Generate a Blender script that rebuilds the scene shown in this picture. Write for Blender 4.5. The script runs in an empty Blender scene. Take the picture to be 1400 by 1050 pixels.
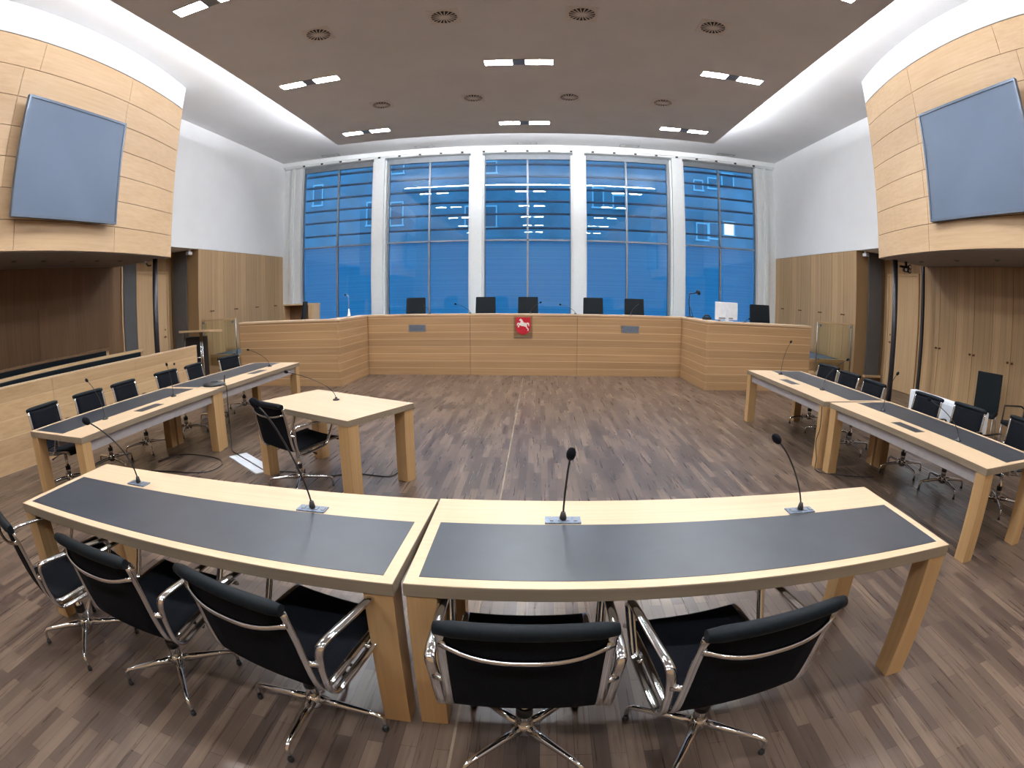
import bpy, bmesh, math, random
from math import sin, cos, pi, radians, sqrt, atan2
from mathutils import Vector, Matrix
random.seed(7)
S = bpy.context.scene
COL = S.collection

# ------------------------------------------------------------------ materials
def new_mat(name):
    m = bpy.data.materials.new(name); m.use_nodes = True
    nt = m.node_tree; nt.nodes.clear()
    out = nt.nodes.new('ShaderNodeOutputMaterial')
    return m, nt, out

def nd(nt, typ, **kw):
    n = nt.nodes.new(typ)
    for k, v in kw.items():
        if k in n.inputs: n.inputs[k].default_value = v
        else: setattr(n, k, v)
    return n

def bsdf(nt, out, col=(.8, .8, .8), rough=.5, metal=0., spec=.5):
    b = nt.nodes.new('ShaderNodeBsdfPrincipled')
    b.inputs['Base Color'].default_value = (*col, 1)
    b.inputs['Roughness'].default_value = rough
    b.inputs['Metallic'].default_value = metal
    b.inputs['Specular IOR Level'].default_value = spec
    nt.links.new(b.outputs[0], out.inputs[0])
    return b

def plain(name, col, rough=.5, metal=0., spec=.5, var=.06, scale=12.):
    m, nt, out = new_mat(name)
    b = bsdf(nt, out, col, rough, metal, spec)
    tc = nd(nt, 'ShaderNodeTexCoord'); no = nd(nt, 'ShaderNodeTexNoise'); no.inputs['Scale'].default_value = scale
    no.inputs['Detail'].default_value = 3
    nt.links.new(tc.outputs['Object'], no.inputs['Vector'])
    r = nd(nt, 'ShaderNodeValToRGB')
    r.color_ramp.elements[0].position = .3; r.color_ramp.elements[1].position = .7
    r.color_ramp.elements[0].color = (*[c*(1-var) for c in col], 1)
    r.color_ramp.elements[1].color = (*[min(1, c*(1+var)) for c in col], 1)
    nt.links.new(no.outputs['Fac'], r.inputs[0]); nt.links.new(r.outputs[0], b.inputs['Base Color'])
    return m

def emit(name, col, strength):
    m, nt, out = new_mat(name)
    e = nd(nt, 'ShaderNodeEmission'); e.inputs[0].default_value = (*col, 1); e.inputs[1].default_value = strength
    nt.links.new(e.outputs[0], out.inputs[0]); return m

def wood(name, axis, light, dark, rough=.45, fine=38., stretch=.7, lines=None):
    """oak veneer with grain along one object axis; lines=(axis index, pitch, offset) adds the pale joint lines of boards"""
    m, nt, out = new_mat(name)
    b = bsdf(nt, out, light, rough, 0, .35)
    tc = nd(nt, 'ShaderNodeTexCoord')
    def noise(sc, st, det):
        mp = nd(nt, 'ShaderNodeMapping'); s = [sc, sc, sc]; s[axis] = st
        mp.inputs['Scale'].default_value = s
        nt.links.new(tc.outputs['Object'], mp.inputs[0])
        n = nd(nt, 'ShaderNodeTexNoise'); n.inputs['Scale'].default_value = 1.; n.inputs['Detail'].default_value = det
        n.inputs['Roughness'].default_value = .6
        nt.links.new(mp.outputs[0], n.inputs['Vector']); return n
    n1 = noise(fine, stretch, 4.); n2 = noise(3.2, .35, 2.)
    mx = nd(nt, 'ShaderNodeMath', operation='MULTIPLY_ADD'); mx.inputs[1].default_value = .6
    nt.links.new(n1.outputs['Fac'], mx.inputs[0])
    m2 = nd(nt, 'ShaderNodeMath', operation='MULTIPLY'); m2.inputs[1].default_value = .4
    nt.links.new(n2.outputs['Fac'], m2.inputs[0]); nt.links.new(m2.outputs[0], mx.inputs[2])
    r = nd(nt, 'ShaderNodeValToRGB')
    r.color_ramp.elements[0].position = .33; r.color_ramp.elements[1].position = .66
    r.color_ramp.elements[0].color = (*dark, 1); r.color_ramp.elements[1].color = (*light, 1)
    nt.links.new(mx.outputs[0], r.inputs[0])
    last = r.outputs[0]
    if lines:
        ax, pitch, off, col, width = lines
        sp = nd(nt, 'ShaderNodeSeparateXYZ'); nt.links.new(tc.outputs['Object'], sp.inputs[0])
        a = nd(nt, 'ShaderNodeMath', operation='ADD'); a.inputs[1].default_value = off
        nt.links.new(sp.outputs[ax], a.inputs[0])
        d = nd(nt, 'ShaderNodeMath', operation='DIVIDE'); d.inputs[1].default_value = pitch
        nt.links.new(a.outputs[0], d.inputs[0])
        f = nd(nt, 'ShaderNodeMath', operation='FRACT'); nt.links.new(d.outputs[0], f.inputs[0])
        l = nd(nt, 'ShaderNodeMath', operation='LESS_THAN'); l.inputs[1].default_value = width
        nt.links.new(f.outputs[0], l.inputs[0])
        mxx = nd(nt, 'ShaderNodeMix', data_type='RGBA'); mxx.inputs[7].default_value = (*col, 1)
        nt.links.new(l.outputs[0], mxx.inputs[0]); nt.links.new(last, mxx.inputs[6]); last = mxx.outputs[2]
        # board to board tone
        fl = nd(nt, 'ShaderNodeMath', operation='FLOOR'); nt.links.new(d.outputs[0], fl.inputs[0])
        wn = nd(nt, 'ShaderNodeTexWhiteNoise', noise_dimensions='1D'); nt.links.new(fl.outputs[0], wn.inputs['W'])
        mr = nd(nt, 'ShaderNodeMapRange'); mr.inputs[3].default_value = .9; mr.inputs[4].default_value = 1.08
        nt.links.new(wn.outputs['Value'], mr.inputs[0])
        hs = nd(nt, 'ShaderNodeHueSaturation'); nt.links.new(mr.outputs[0], hs.inputs['Value']); nt.links.new(last, hs.inputs['Color'])
        last = hs.outputs[0]
    nt.links.new(last, b.inputs['Base Color'])
    bp = nd(nt, 'ShaderNodeBump'); bp.inputs['Strength'].default_value = .04; bp.inputs['Distance'].default_value = .01
    nt.links.new(n1.outputs['Fac'], bp.inputs['Height']); nt.links.new(bp.outputs[0], b.inputs['Normal'])
    return m

OL, OD = (.60, .42, .245), (.47, .31, .17)
M = {}
for i, a in enumerate('xyz'):
    M['oak_'+a] = wood('oak_'+a, i, OL, OD)
M['fascia'] = wood('oak fascia', 1, (.60, .425, .26), (.51, .34, .195), fine=26.)
BL, BD = (.45, .28, .145), (.335, .20, .098)
M['bench_x'] = wood('bench boards x', 0, BL, BD, lines=(2, .155, .01, (.62, .43, .26), .06))
M['bench_y'] = wood('bench boards y', 1, BL, BD, lines=(2, .155, .01, (.62, .43, .26), .06))
M['parapet'] = wood('parapet boards', 1, (.55, .375, .215), (.43, .275, .14), lines=(2, .21, .0, (.62, .45, .27), .035))
M['dark_oak'] = wood('stained oak', 2, (.20, .115, .058), (.13, .07, .034), rough=.6)
M['closet'] = wood('closet veneer', 2, (.45, .30, .165), (.35, .225, .115), fine=30., lines=(1, .145, 0, (.27, .17, .085), .05))
M['table_top'] = wood('table veneer', 0, (.65, .485, .325), (.565, .41, .26), rough=.4)
M['table_edge'] = wood('table edge', 0, (.28, .225, .165), (.215, .17, .12), rough=.5)  # slab edge darkened in the veneer itself, for the shade it sits in
M['leg_wood'] = wood('leg veneer', 2, (.53, .345, .17), (.41, .25, .11), rough=.42, fine=44.)
M['white'] = plain('white paint', (.82, .83, .85), .7, var=.015, scale=2.)
M['white_trim'] = plain('white trim', (.76, .79, .80), .45, var=.02)
M['taupe'] = plain('taupe plaster', (.69, .69, .71), .85, var=.04, scale=1.2)
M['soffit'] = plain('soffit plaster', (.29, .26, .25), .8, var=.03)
M['fabric'] = plain('black mesh fabric', (.006, .007, .010), .85, spec=.1, var=.3, scale=160)
M['leather'] = plain('black leather', (.006, .009, .012), .5, spec=.13, var=.2, scale=60)
M['chrome'] = plain('polished aluminium', (.66, .66, .67), .10, 1., var=.02)
M['black_plastic'] = plain('black plastic', (.012, .012, .014), .4)
M['steel'] = plain('brushed steel', (.45, .46, .48), .35, 1.)
M['inlay'] = plain('desk linoleum', (.030, .036, .048), .38, spec=.7, var=.18, scale=5.)
M['grey_frame'] = plain('grey aluminium', (.22, .24, .27), .4, .3)
M['grey_slab'] = plain('grey panel', (.085, .085, .09), .5, var=.08, scale=3.)
M['dark_steel'] = plain('dark steel', (.035, .034, .042), .4, .4)
M['tray'] = plain('cable tray metal', (.36, .345, .355), .5, .2)
M['screen'] = plain('screen glass', (.118, .155, .222), .5, spec=.2, var=.05, scale=1.)  # blue-grey reflection of the switched-off screen is painted into this colour
M['screen_frame'] = plain('screen frame', (.10, .13, .18), .4, .3)
M['carpet'] = plain('dais carpet', (.07, .10, .14), .95, var=.15, scale=50.)
M['plate'] = plain('vent plate', (.66, .62, .60), .6)
M['vent_dark'] = plain('vent shadow', (.03, .025, .022), .9)
M['socket'] = plain('socket plate', (.20, .25, .33), .35, .6, var=.4, scale=110.)
M['red'] = plain('shield red', (.52, .012, .03), .35)
M['white_enamel'] = plain('white enamel', (.85, .80, .76), .35)
M['pale_metal'] = plain('pale metal', (.72, .76, .82), .35, .2)
M['offwhite'] = plain('off white plastic', (.74, .77, .82), .4)
M['brass'] = plain('brown knob', (.16, .075, .03), .4, .4)
M['louvre'] = plain('louvre slat', (.03, .06, .12), .6)
M['outside_wall'] = plain('outside render', (.085, .115, .15), .9, var=.25, scale=.8)
M['outside_frame'] = plain('outside window frame', (.28, .32, .36), .7)
M['outside_pane'] = plain('outside window pane', (.03, .05, .08), .25)
M['ground'] = plain('outside paving', (.2, .21, .22), .9)
M['acrylic'] = None

def pane_mat(name, tint, ior, rough=0.):
    m, nt, out = new_mat(name)
    t = nd(nt, 'ShaderNodeBsdfTransparent'); t.inputs[0].default_value = (*tint, 1)
    g = nd(nt, 'ShaderNodeBsdfGlossy'); g.inputs['Roughness'].default_value = rough
    f = nd(nt, 'ShaderNodeFresnel'); f.inputs[0].default_value = ior
    mx = nd(nt, 'ShaderNodeMixShader')
    nt.links.new(f.outputs[0], mx.inputs[0]); nt.links.new(t.outputs[0], mx.inputs[1]); nt.links.new(g.outputs[0], mx.inputs[2])
    nt.links.new(mx.outputs[0], out.inputs[0]); return m
M['glass'] = pane_mat('window glass', (.88, .95, 1.), 1.72)
M['outer_glass'] = pane_mat('outer glass', (.80, .92, 1.), 1.95)
M['guard_glass'] = pane_mat('guard glass', (.955, .97, .915), 1.35)
M['acrylic'] = pane_mat('clear acrylic', (.985, .99, .975), 1.25)

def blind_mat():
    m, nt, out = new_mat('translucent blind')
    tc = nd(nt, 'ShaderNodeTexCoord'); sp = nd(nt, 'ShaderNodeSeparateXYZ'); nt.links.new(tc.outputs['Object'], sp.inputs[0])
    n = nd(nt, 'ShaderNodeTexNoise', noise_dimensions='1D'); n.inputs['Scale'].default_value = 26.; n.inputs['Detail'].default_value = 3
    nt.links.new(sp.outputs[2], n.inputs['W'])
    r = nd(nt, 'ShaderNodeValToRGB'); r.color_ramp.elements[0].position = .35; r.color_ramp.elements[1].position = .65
    r.color_ramp.elements[0].color = (.36, .68, .84, 1); r.color_ramp.elements[1].color = (.46, .80, .92, 1)  # blue of the dusk sky light is mixed into the pale blind's colour
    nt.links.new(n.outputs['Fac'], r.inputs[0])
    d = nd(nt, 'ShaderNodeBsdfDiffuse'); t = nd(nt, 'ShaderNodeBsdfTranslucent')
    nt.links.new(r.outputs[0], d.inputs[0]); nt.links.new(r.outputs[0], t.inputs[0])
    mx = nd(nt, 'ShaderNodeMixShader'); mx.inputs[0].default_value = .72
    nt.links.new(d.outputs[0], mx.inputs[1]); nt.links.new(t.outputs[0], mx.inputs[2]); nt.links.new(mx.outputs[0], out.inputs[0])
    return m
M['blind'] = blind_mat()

def floor_mat():
    m, nt, out = new_mat('oak strip parquet')
    b = bsdf(nt, out, (.2, .13, .09), .3, 0, .5)
    tc = nd(nt, 'ShaderNodeTexCoord'); mp = nd(nt, 'ShaderNodeMapping')
    mp.inputs['Rotation'].default_value = (0, 0, pi/2)
    nt.links.new(tc.outputs['Object'], mp.inputs[0])
    def brick(c1, c2, mortar, off, bias=0.):
        k = nd(nt, 'ShaderNodeTexBrick'); k.offset = off; k.offset_frequency = 2
        k.inputs['Scale'].default_value = 1.; k.inputs['Brick Width'].default_value = .48
        k.inputs['Row Height'].default_value = .07; k.inputs['Mortar Size'].default_value = .0012
        k.inputs['Bias'].default_value = bias
        k.inputs['Color1'].default_value = (*c1, 1); k.inputs['Color2'].default_value = (*c2, 1); k.inputs['Mortar'].default_value = (*mortar, 1)
        nt.links.new(mp.outputs[0], k.inputs['Vector']); return k
    k1 = brick((.072, .049, .039), (.182, .127, .093), (.03, .02, .014), .37, -.18)
    ng = nd(nt, 'ShaderNodeTexNoise'); mp2 = nd(nt, 'ShaderNodeMapping'); mp2.inputs['Scale'].default_value = (40, 1.6, 1)
    nt.links.new(tc.outputs['Object'], mp2.inputs[0]); nt.links.new(mp2.outputs[0], ng.inputs['Vector'])
    ng.inputs['Scale'].default_value = 1.; ng.inputs['Detail'].default_value = 4
    mr = nd(nt, 'ShaderNodeMapRange'); mr.inputs[1].default_value = .3; mr.inputs[2].default_value = .7; mr.inputs[3].default_value = .82; mr.inputs[4].default_value = 1.18
    nt.links.new(ng.outputs['Fac'], mr.inputs[0])
    hs = nd(nt, 'ShaderNodeHueSaturation'); nt.links.new(k1.outputs['Color'], hs.inputs['Color']); nt.links.new(mr.outputs[0], hs.inputs['Value'])
    nt.links.new(hs.outputs[0], b.inputs['Base Color'])
    rr = nd(nt, 'ShaderNodeMapRange'); rr.inputs[3].default_value = .22; rr.inputs[4].default_value = .36
    nt.links.new(ng.outputs['Fac'], rr.inputs[0]); nt.links.new(rr.outputs[0], b.inputs['Roughness'])
    bp = nd(nt, 'ShaderNodeBump'); bp.inputs['Strength'].default_value = .08; bp.inputs['Distance'].default_value = .004
    nt.links.new(k1.outputs['Fac'], bp.inputs['Height']); bp.invert = True; nt.links.new(bp.outputs[0], b.inputs['Normal'])
    return m
M['floor'] = floor_mat()
M['lamp'] = emit('lamp light', (.93, .965, 1.), 205.)
M['led'] = emit('cove light', (.95, .97, 1.), 115.)
M['led_end'] = emit('cove end light', (.95, .97, 1.), 330.)
M['lit_window'] = emit('lit window', (1., .96, .88), 1.6)
M['indicator'] = emit('red indicator', (1., .25, .05), 6.)

# ------------------------------------------------------------------ mesh helpers
class MB:
    def __init__(self): self.bm = bmesh.new()
    def box(self, x0, x1, y0, y1, z0, z1, mat=None, bev=0.):
        vs = [self.bm.verts.new((x, y, z)) for z in (z0, z1) for y in (y0, y1) for x in (x0, x1)]
        if mat is not None:
            for v in vs: v.co = mat @ v.co
        fs = []
        for q in ((0, 2, 3, 1), (4, 5, 7, 6), (0, 1, 5, 4), (2, 6, 7, 3), (0, 4, 6, 2), (1, 3, 7, 5)):
            fs.append(self.bm.faces.new([vs[i] for i in q]))
        if bev:
            es = list({e for f in fs for e in f.edges})
            bmesh.ops.bevel(self.bm, geom=es, offset=bev, segments=2, affect='EDGES', profile=.6)
        return self
    def prism(self, poly, z0, z1, mat=None):
        """poly: list of (x, y); extruded z0..z1"""
        a = [self.bm.verts.new((x, y, z0)) for x, y in poly]; b = [self.bm.verts.new((x, y, z1)) for x, y in poly]
        if mat is not None:
            for v in a+b: v.co = mat @ v.co
        n = len(poly)
        f1 = self.bm.faces.new(a[::-1]); f2 = self.bm.faces.new(b)
        for i in range(n):
            self.bm.faces.new((a[i], a[(i+1) % n], b[(i+1) % n], b[i]))
        return self
    def tube(self, pts, r, seg=8, closed=False, flat=1., up=None):
        """sweep a circle (or oval: flat scales the second axis) along pts; r number or list"""
        pts = [Vector(p) for p in pts]; n = len(pts)
        rs = r if isinstance(r, (list, tuple)) else [r]*n
        rings = []; ref = Vector(up) if up else None
        prev = None
        for i, p in enumerate(pts):
            if closed: t = pts[(i+1) % n]-pts[(i-1) % n]
            else: t = pts[min(i+1, n-1)]-pts[max(i-1, 0)]
            t.normalize()
            if ref is not None: u = ref - t*ref.dot(t)
            elif prev is None:
                a = Vector((0, 0, 1)) if abs(t.z) < .9 else Vector((1, 0, 0)); u = a-t*a.dot(t)
            else: u = prev-t*prev.dot(t)
            u.normalize(); prev = u; w = t.cross(u)
            rings.append([self.bm.verts.new(p+(u*cos(2*pi*k/seg)+w*sin(2*pi*k/seg)*flat)*rs[i]) for k in range(seg)])
        m = n if closed else n-1
        for i in range(m):
            a, b = rings[i], rings[(i+1) % n]
            for k in range(seg):
                f = self.bm.faces.new((a[k], a[(k+1) % seg], b[(k+1) % seg], b[k])); f.smooth = True
        if not closed:
            self.bm.faces.new(rings[0][::-1]); self.bm.faces.new(rings[-1])
        return self
    def lathe(self, prof, c=(0, 0, 0), seg=20, mat=None):
        """prof: list of (r, z) bottom to top around c"""
        rings = []
        for r, z in prof:
            ring = [self.bm.verts.new((c[0]+r*cos(2*pi*k/seg), c[1]+r*sin(2*pi*k/seg), c[2]+z)) for k in range(seg)]
            if mat is not None:
                for v in ring: v.co = mat @ v.co
            rings.append(ring)
        for a, b in zip(rings, rings[1:]):
            for k in range(seg):
                f = self.bm.faces.new((a[k], a[(k+1) % seg], b[(k+1) % seg], b[k])); f.smooth = True
        self.bm.faces.new(rings[0][::-1]); self.bm.faces.new(rings[-1])
        return self
    def ball(self, c, r, sx=1, sy=1, sz=1, seg=14):
        g = bmesh.ops.create_uvsphere(self.bm, u_segments=seg, v_segments=max(6, seg//2+1), radius=r)
        for v in g['verts']: v.co = Vector((v.co.x*sx+c[0], v.co.y*sy+c[1], v.co.z*sz+c[2]))
        for v in g['verts']:
            for f in v.link_faces: f.smooth = True
        return self
    def sheet(self, prof, x0, x1, th, nx=6, sag=None):
        """prof: (y, z) polyline swept along x with thickness th; sag(u)->(dy,dz) with u -1..1"""
        n = len(prof); nor = []
        for i in range(n):
            a, b = prof[max(i-1, 0)], prof[min(i+1, n-1)]
            t = Vector((b[0]-a[0], b[1]-a[1])).normalized(); nor.append((-t.y, t.x))
        def grid(s):
            g = []
            for i in range(n):
                row = []
                for k in range(nx+1):
                    u = -1+2*k/nx; x = x0+(x1-x0)*k/nx
                    dy, dz = sag(u) if sag else (0, 0)
                    row.append(self.bm.verts.new((x, prof[i][0]+nor[i][0]*s+dy, prof[i][1]+nor[i][1]*s+dz)))
                g.append(row)
            return g
        A, B = grid(th/2), grid(-th/2)
        for i in range(n-1):
            for k in range(nx):
                f = self.bm.faces.new((A[i][k], A[i][k+1], A[i+1][k+1], A[i+1][k])); f.smooth = True
                f = self.bm.faces.new((B[i][k+1], B[i][k], B[i+1][k], B[i+1][k+1])); f.smooth = True
        for i in range(n-1):
            self.bm.faces.new((A[i][0], A[i+1][0], B[i+1][0], B[i][0]))
            self.bm.faces.new((A[i+1][nx], A[i][nx], B[i][nx], B[i+1][nx]))
        for k in range(nx):
            self.bm.faces.new((A[0][k+1], A[0][k], B[0][k], B[0][k+1]))
            self.bm.faces.new((A[-1][k], A[-1][k+1], B[-1][k+1], B[-1][k]))
        return self

def obj(name, mb, mat, parent=None, label=None):
    me = bpy.data.meshes.new(name)
    bmesh.ops.recalc_face_normals(mb.bm, faces=mb.bm.faces[:])
    mb.bm.to_mesh(me); mb.bm.free()
    me.materials.append(M[mat] if isinstance(mat, str) else mat)
    o = bpy.data.objects.new(name, me); COL.objects.link(o)
    if parent: o.parent = parent
    if label: o['label'] = label
    return o

def tag(o, label, cat, group=None, kind=None):
    o['label'] = label; o['category'] = cat
    if group: o['group'] = group
    if kind: o['kind'] = kind
    return o

def thing(name, label, cat, loc=(0, 0, 0), rz=0., group=None, kind=None):
    o = bpy.data.objects.new(name, None); COL.objects.link(o)
    o.location = loc; o.rotation_euler = (0, 0, rz); o.empty_display_size = .1
    return tag(o, label, cat, group, kind)

def struct(name, mb, mat, label, cat):
    return tag(obj(name, mb, mat), label, cat, kind='structure')

def dup(root, loc, rz, label, group=None, spin=0.):
    r = root.copy(); COL.objects.link(r); r.location = loc; r.rotation_euler = (0, 0, rz); r['label'] = label
    if group: r['group'] = group
    for ch in list(root.children):
        c = ch.copy(); COL.objects.link(c); c.parent = r
        if spin and ch.name.split('.')[0] in ('hub', 'base_leg'): c.rotation_euler = (0, 0, spin)
        for g in ch.children:
            d = g.copy(); COL.objects.link(d); d.parent = c
    return r

def bez(p0, p1, p2, p3, n=14):
    p0, p1, p2, p3 = map(Vector, (p0, p1, p2, p3)); o = []
    for i in range(n+1):
        t = i/n; o.append(p0*(1-t)**3+p1*3*t*(1-t)**2+p2*3*t*t*(1-t)+p3*t**3)
    return o

def smooth_path(pts, n=6, closed=False):
    """Catmull-Rom through pts"""
    P = [Vector(p) for p in pts]; L = len(P); o = []
    rng = range(L) if closed else range(L-1)
    for i in rng:
        a = P[(i-1) % L] if closed or i > 0 else P[0]
        b = P[i]; c = P[(i+1) % L]
        d = P[(i+2) % L] if closed or i+2 < L else P[-1]
        for k in range(n):
            t = k/n
            o.append(.5*((2*b)+(c-a)*t+(2*a-5*b+4*c-d)*t*t+(3*b-a-3*c+d)*t**3))
    if not closed: o.append(P[-1])
    return o

# ------------------------------------------------------------------ room shell
WX = 7.55; YB = -4.5; YW = 15.2; ZC = 5.53; K = .881
struct('floor', MB().box(-9, 9, YB, 15.6, -.12, 0), 'floor', 'brown strip parquet floor of the courtroom', 'floor')
struct('trim_1', MB().box(-.006, .006, YB+.1, 11.25, 0, .002), 'table_edge', 'thin pale expansion joint strip running down the middle of the parquet', 'trim')
# dais (0.55 m) behind and beside the bench, wood front, one lower step each side
dais = thing('floor_dais', 'raised dais with dark blue carpet behind the long wooden bench', 'dais', kind='structure')
obj('dais_core', MB().prism([(-7.55, 10.95), (-5.75, 10.95), (-5.75, 9.72), (-3.535, 9.72), (-3.48, 11.31), (3.48, 11.31), (3.535, 9.72), (5.75, 9.72), (5.75, 10.95), (7.55, 10.95), (7.55, 15.6), (-7.55, 15.6)], 0, .49), 'closet', dais)
obj('carpet', MB().prism([(-7.54, 10.99), (-5.74, 10.99), (-5.74, 9.74), (-3.55, 9.74), (-3.49, 11.33), (3.49, 11.33), (3.55, 9.74), (5.74, 9.74), (5.74, 10.99), (7.54, 10.99), (7.54, 15.12), (-7.54, 15.12)], .49, .505), 'carpet', dais)
for s in (-1, 1):
    a, b = sorted((s*5.81, s*7.54))
    obj('edge_board', MB().box(a, b, 10.93, 10.99, .44, .515), 'oak_x', dais)
    obj('step', MB().box(a, b, 10.45, 10.95, 0, .24), 'closet', dais)
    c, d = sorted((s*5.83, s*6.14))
    obj('step_gap_shade', MB().box(c, d, 10.92, 10.945, .26, .37), 'vent_dark', dais)  # dark strip laid on the dais front, coloured as the shade of a gap

# ceiling: lowered taupe panel with lit edges, white border sloping to the walls
struct('ceiling', MB().box(-4.53, 4.53, YB, 12.07, ZC, ZC+.07), 'taupe', 'flat taupe ceiling panel carrying the lights and round vents', 'ceiling')
bd = MB().box(-8.9, 8.9, YB, 15.03, 6.055, 6.2)
struct('ceiling_border', bd, 'white', 'white upper ceiling showing as a bright border around the taupe panel', 'ceiling border')
struct('ceiling_roof', MB().box(-9.2, 9.2, YB-.3, 15.7, 6.45, 6.6), 'white', 'roof slab above the white ceiling border', 'roof')
for s, w in ((-1, 'left'), (1, 'right')):
    a, b = sorted((s*4.40, s*4.48))
    struct('trim_cove_'+w, MB().box(a, b, YB+.2, 11.95, ZC+.075, ZC+.10), 'led', 'hidden cove light strip along the %s edge of the taupe ceiling' % w, 'cove light')
struct('trim_cove_end', MB().box(-4.4, 4.4, 11.96, 12.03, ZC+.075, ZC+.10), 'led_end', 'hidden cove light along the window edge of the taupe ceiling', 'cove light')
# pelmet and curtain track above the windows
pel = thing('trim_2', 'white pelmet beam with dark curtain track above the five windows', 'pelmet', kind='structure')
obj('pelmet_beam', MB().box(-7.6, 7.6, 14.93, 15.02, 5.91, 6.06), 'white_trim', pel)
obj('track', MB().box(-7.5, 7.5, 14.97, 15.0, 5.868, 5.91), 'white_trim', pel)
for k in range(23):
    x = -6.82+k*.62
    obj('glider', MB().box(x-.035, x+.035, 14.945, 14.97, 5.862, 5.908), 'black_plastic', pel)
struct('wall_front', MB().box(-7.7, 7.7, 15.02, 15.55, 5.86, 6.5).box(-7.7, 7.7, 15.15, 15.55, -.1, .6).box(-7.75, -7.05, 15.12, 15.55, .5, 5.9).box(7.05, 7.75, 15.12, 15.55, .5, 5.9), 'white_trim', 'white window wall around the five tall windows', 'wall')
for s, w in ((-1, 'left'), (1, 'right')):
    struct('trim_jamb_'+w, MB().box(s*7.22-.05, s*7.22+.05, 15.04, 15.12, .50, 5.9).box(s*6.98-.07, s*6.98+.07, 15.08, 15.3, .50, 5.9), 'white_trim', 'stepped white jamb at the %s end of the window wall' % w, 'jamb')
PIL = 2.90
pil_lab = ['white square pillar between the leftmost window and the second window', 'white square pillar just left of the middle window', 'white square pillar just right of the middle window', 'white square pillar between the fourth window and the rightmost window']
for i, k in enumerate((-1.5, -.5, .5, 1.5)):
    x = k*PIL
    p = struct('pillar', MB().box(x-.165, x+.165, 15.0, 15.32, .50, 5.9).box(x-.22, x+.22, 15.09, 15.30, .50, 5.80), 'white_trim', pil_lab[i], 'pillar'); p['group'] = 'window pillars'

# side walls
for s, w in ((-1, 'left'), (1, 'right')):
    a, b = sorted((s*WX, s*8.9))
    struct('wall_'+w, MB().box(a, b, 7.8, 15.55, 3.07, 6.5), 'white', 'upper white %s wall above the wooden closets' % w, 'wall')
    a, b = sorted((s*8.45, s*8.9))
    struct('wall_recess_'+w, MB().box(a, b, 8.0, 15.5, 0, 3.07), 'closet', 'wood panelled wall of the %s entrance recess' % w, 'wall')
    a, b = sorted((s*8.9, s*9.1))
    struct('wall_outer_'+w, MB().box(a, b, YB, 15.55, -.1, 6.5), 'white', 'outer %s wall behind the closets and gallery' % w, 'wall')
struct('wall_back', MB().box(-9, 9, YB-.15, YB, -.1, 6.5), 'oak_z', 'wood panelled rear wall behind the camera', 'wall')
struct('wall_gallery_left', MB().box(-8.9, -8.05, YB, 8.2, 0, 3.1), 'dark_oak', 'dark wood rear wall behind the gallery benches under the left balcony', 'wall')

# balconies with convex wooden fronts
def arc(s, y):
    return s*(5.914+(y-5.2)**2/18.) if s > 0 else s*(6.023+(y-5.05)**2/26.2)
def balcony(s, w):
    t = thing('balcony', '%s balcony with curved pale oak front and white upper band' % w, 'balcony', kind='structure')
    y0, y1 = 1.0, 7.95
    ys = [y0+(y1-y0)*i/40 for i in range(41)]
    zs = [2.663, 3.069, 3.480, 3.891, 4.306, 4.724, 5.147, 5.594]
    mb = MB()
    for r in range(7):
        segs = [1.0, 2.5, 3.94, 6.07, 7.95] if r in (0, 6) else [1.0, 2.7, 4.3, 5.95, 7.95] if r % 2 else [1.0, 2.4, 4.15, 6.1, 7.95]
        if r in (1, 2, 3, 4, 5): segs = [1.0, 2.55, 3.65, 6.12-.06*(r % 2), 7.95]
        for a, b in zip(segs, segs[1:]):
            n = 10; g = .004
            yy = [a+g+(b-a-2*g)*i/n for i in range(n+1)]
            outer = [(arc(s, y), y) for y in yy]; inner = [(arc(s, y)+s*.03, y) for y in yy]
            mb.prism(outer+inner[::-1], zs[r]+.005, zs[r+1]-.005)
    obj('fascia', mb, 'fascia', t)
    back = MB(); back.prism([(arc(s, y)+s*.022, y) for y in ys]+[(s*7.5, y1), (s*7.5, y0)], 2.69, 5.56)
    obj('fascia_backing', back, 'brass', t)
    wb = MB(); wb.prism([(arc(s, y)-s*.004, y) for y in ys]+[(s*8.8, y1), (s*8.8, y0)], 5.60, 6.054)
    obj('white_band', wb, 'white', t)
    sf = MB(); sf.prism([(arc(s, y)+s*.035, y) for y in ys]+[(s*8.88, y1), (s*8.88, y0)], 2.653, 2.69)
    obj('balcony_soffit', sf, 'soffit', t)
    ed = MB().box(*sorted((arc(s, y1)+s*.0, s*7.55)), y1-.02, y1+.012, 2.663, 5.594)
    obj('end_panel', ed, 'fascia', t)
    return t
balcony(-1, 'left'); balcony(1, 'right')
sp_proto = None
spots = [(-7.15, 4.64), (-7.18, 5.33), (-7.18, 6.02), (-7.14, 6.64), (-7.13, 7.26)]
lab = ['dark recessed spot under left balcony, nearest the photo edge', 'dark recessed spot under left balcony, second from the photo edge', 'dark recessed spot under left balcony, middle of the row of five', 'dark recessed spot under left balcony, second from the grey wall panel', 'dark recessed spot under left balcony, nearest the grey wall panel']
spots += [(7.01, 7.46), (6.98, 6.42), (6.99, 5.43)]
lab += ['dark recessed spot under right balcony, nearest the dark column', 'dark recessed spot under right balcony, middle of the row of three', 'dark recessed spot under right balcony, nearest the photo edge']
for (x, y), l in zip(spots, lab):
    t = thing('recessed_spot', l, 'ceiling spot', (.31+(x-.31)*.977, y*.977, 2.653), group='recessed spots under the balconies')
    obj('rim', MB().lathe([(.05, -.012), (.065, -.008), (.065, .0)]), 'grey_frame', t)
    obj('reflector', MB().lathe([(.0445, -.0135), (.0445, -.0125)]), 'vent_dark', t)

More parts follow.
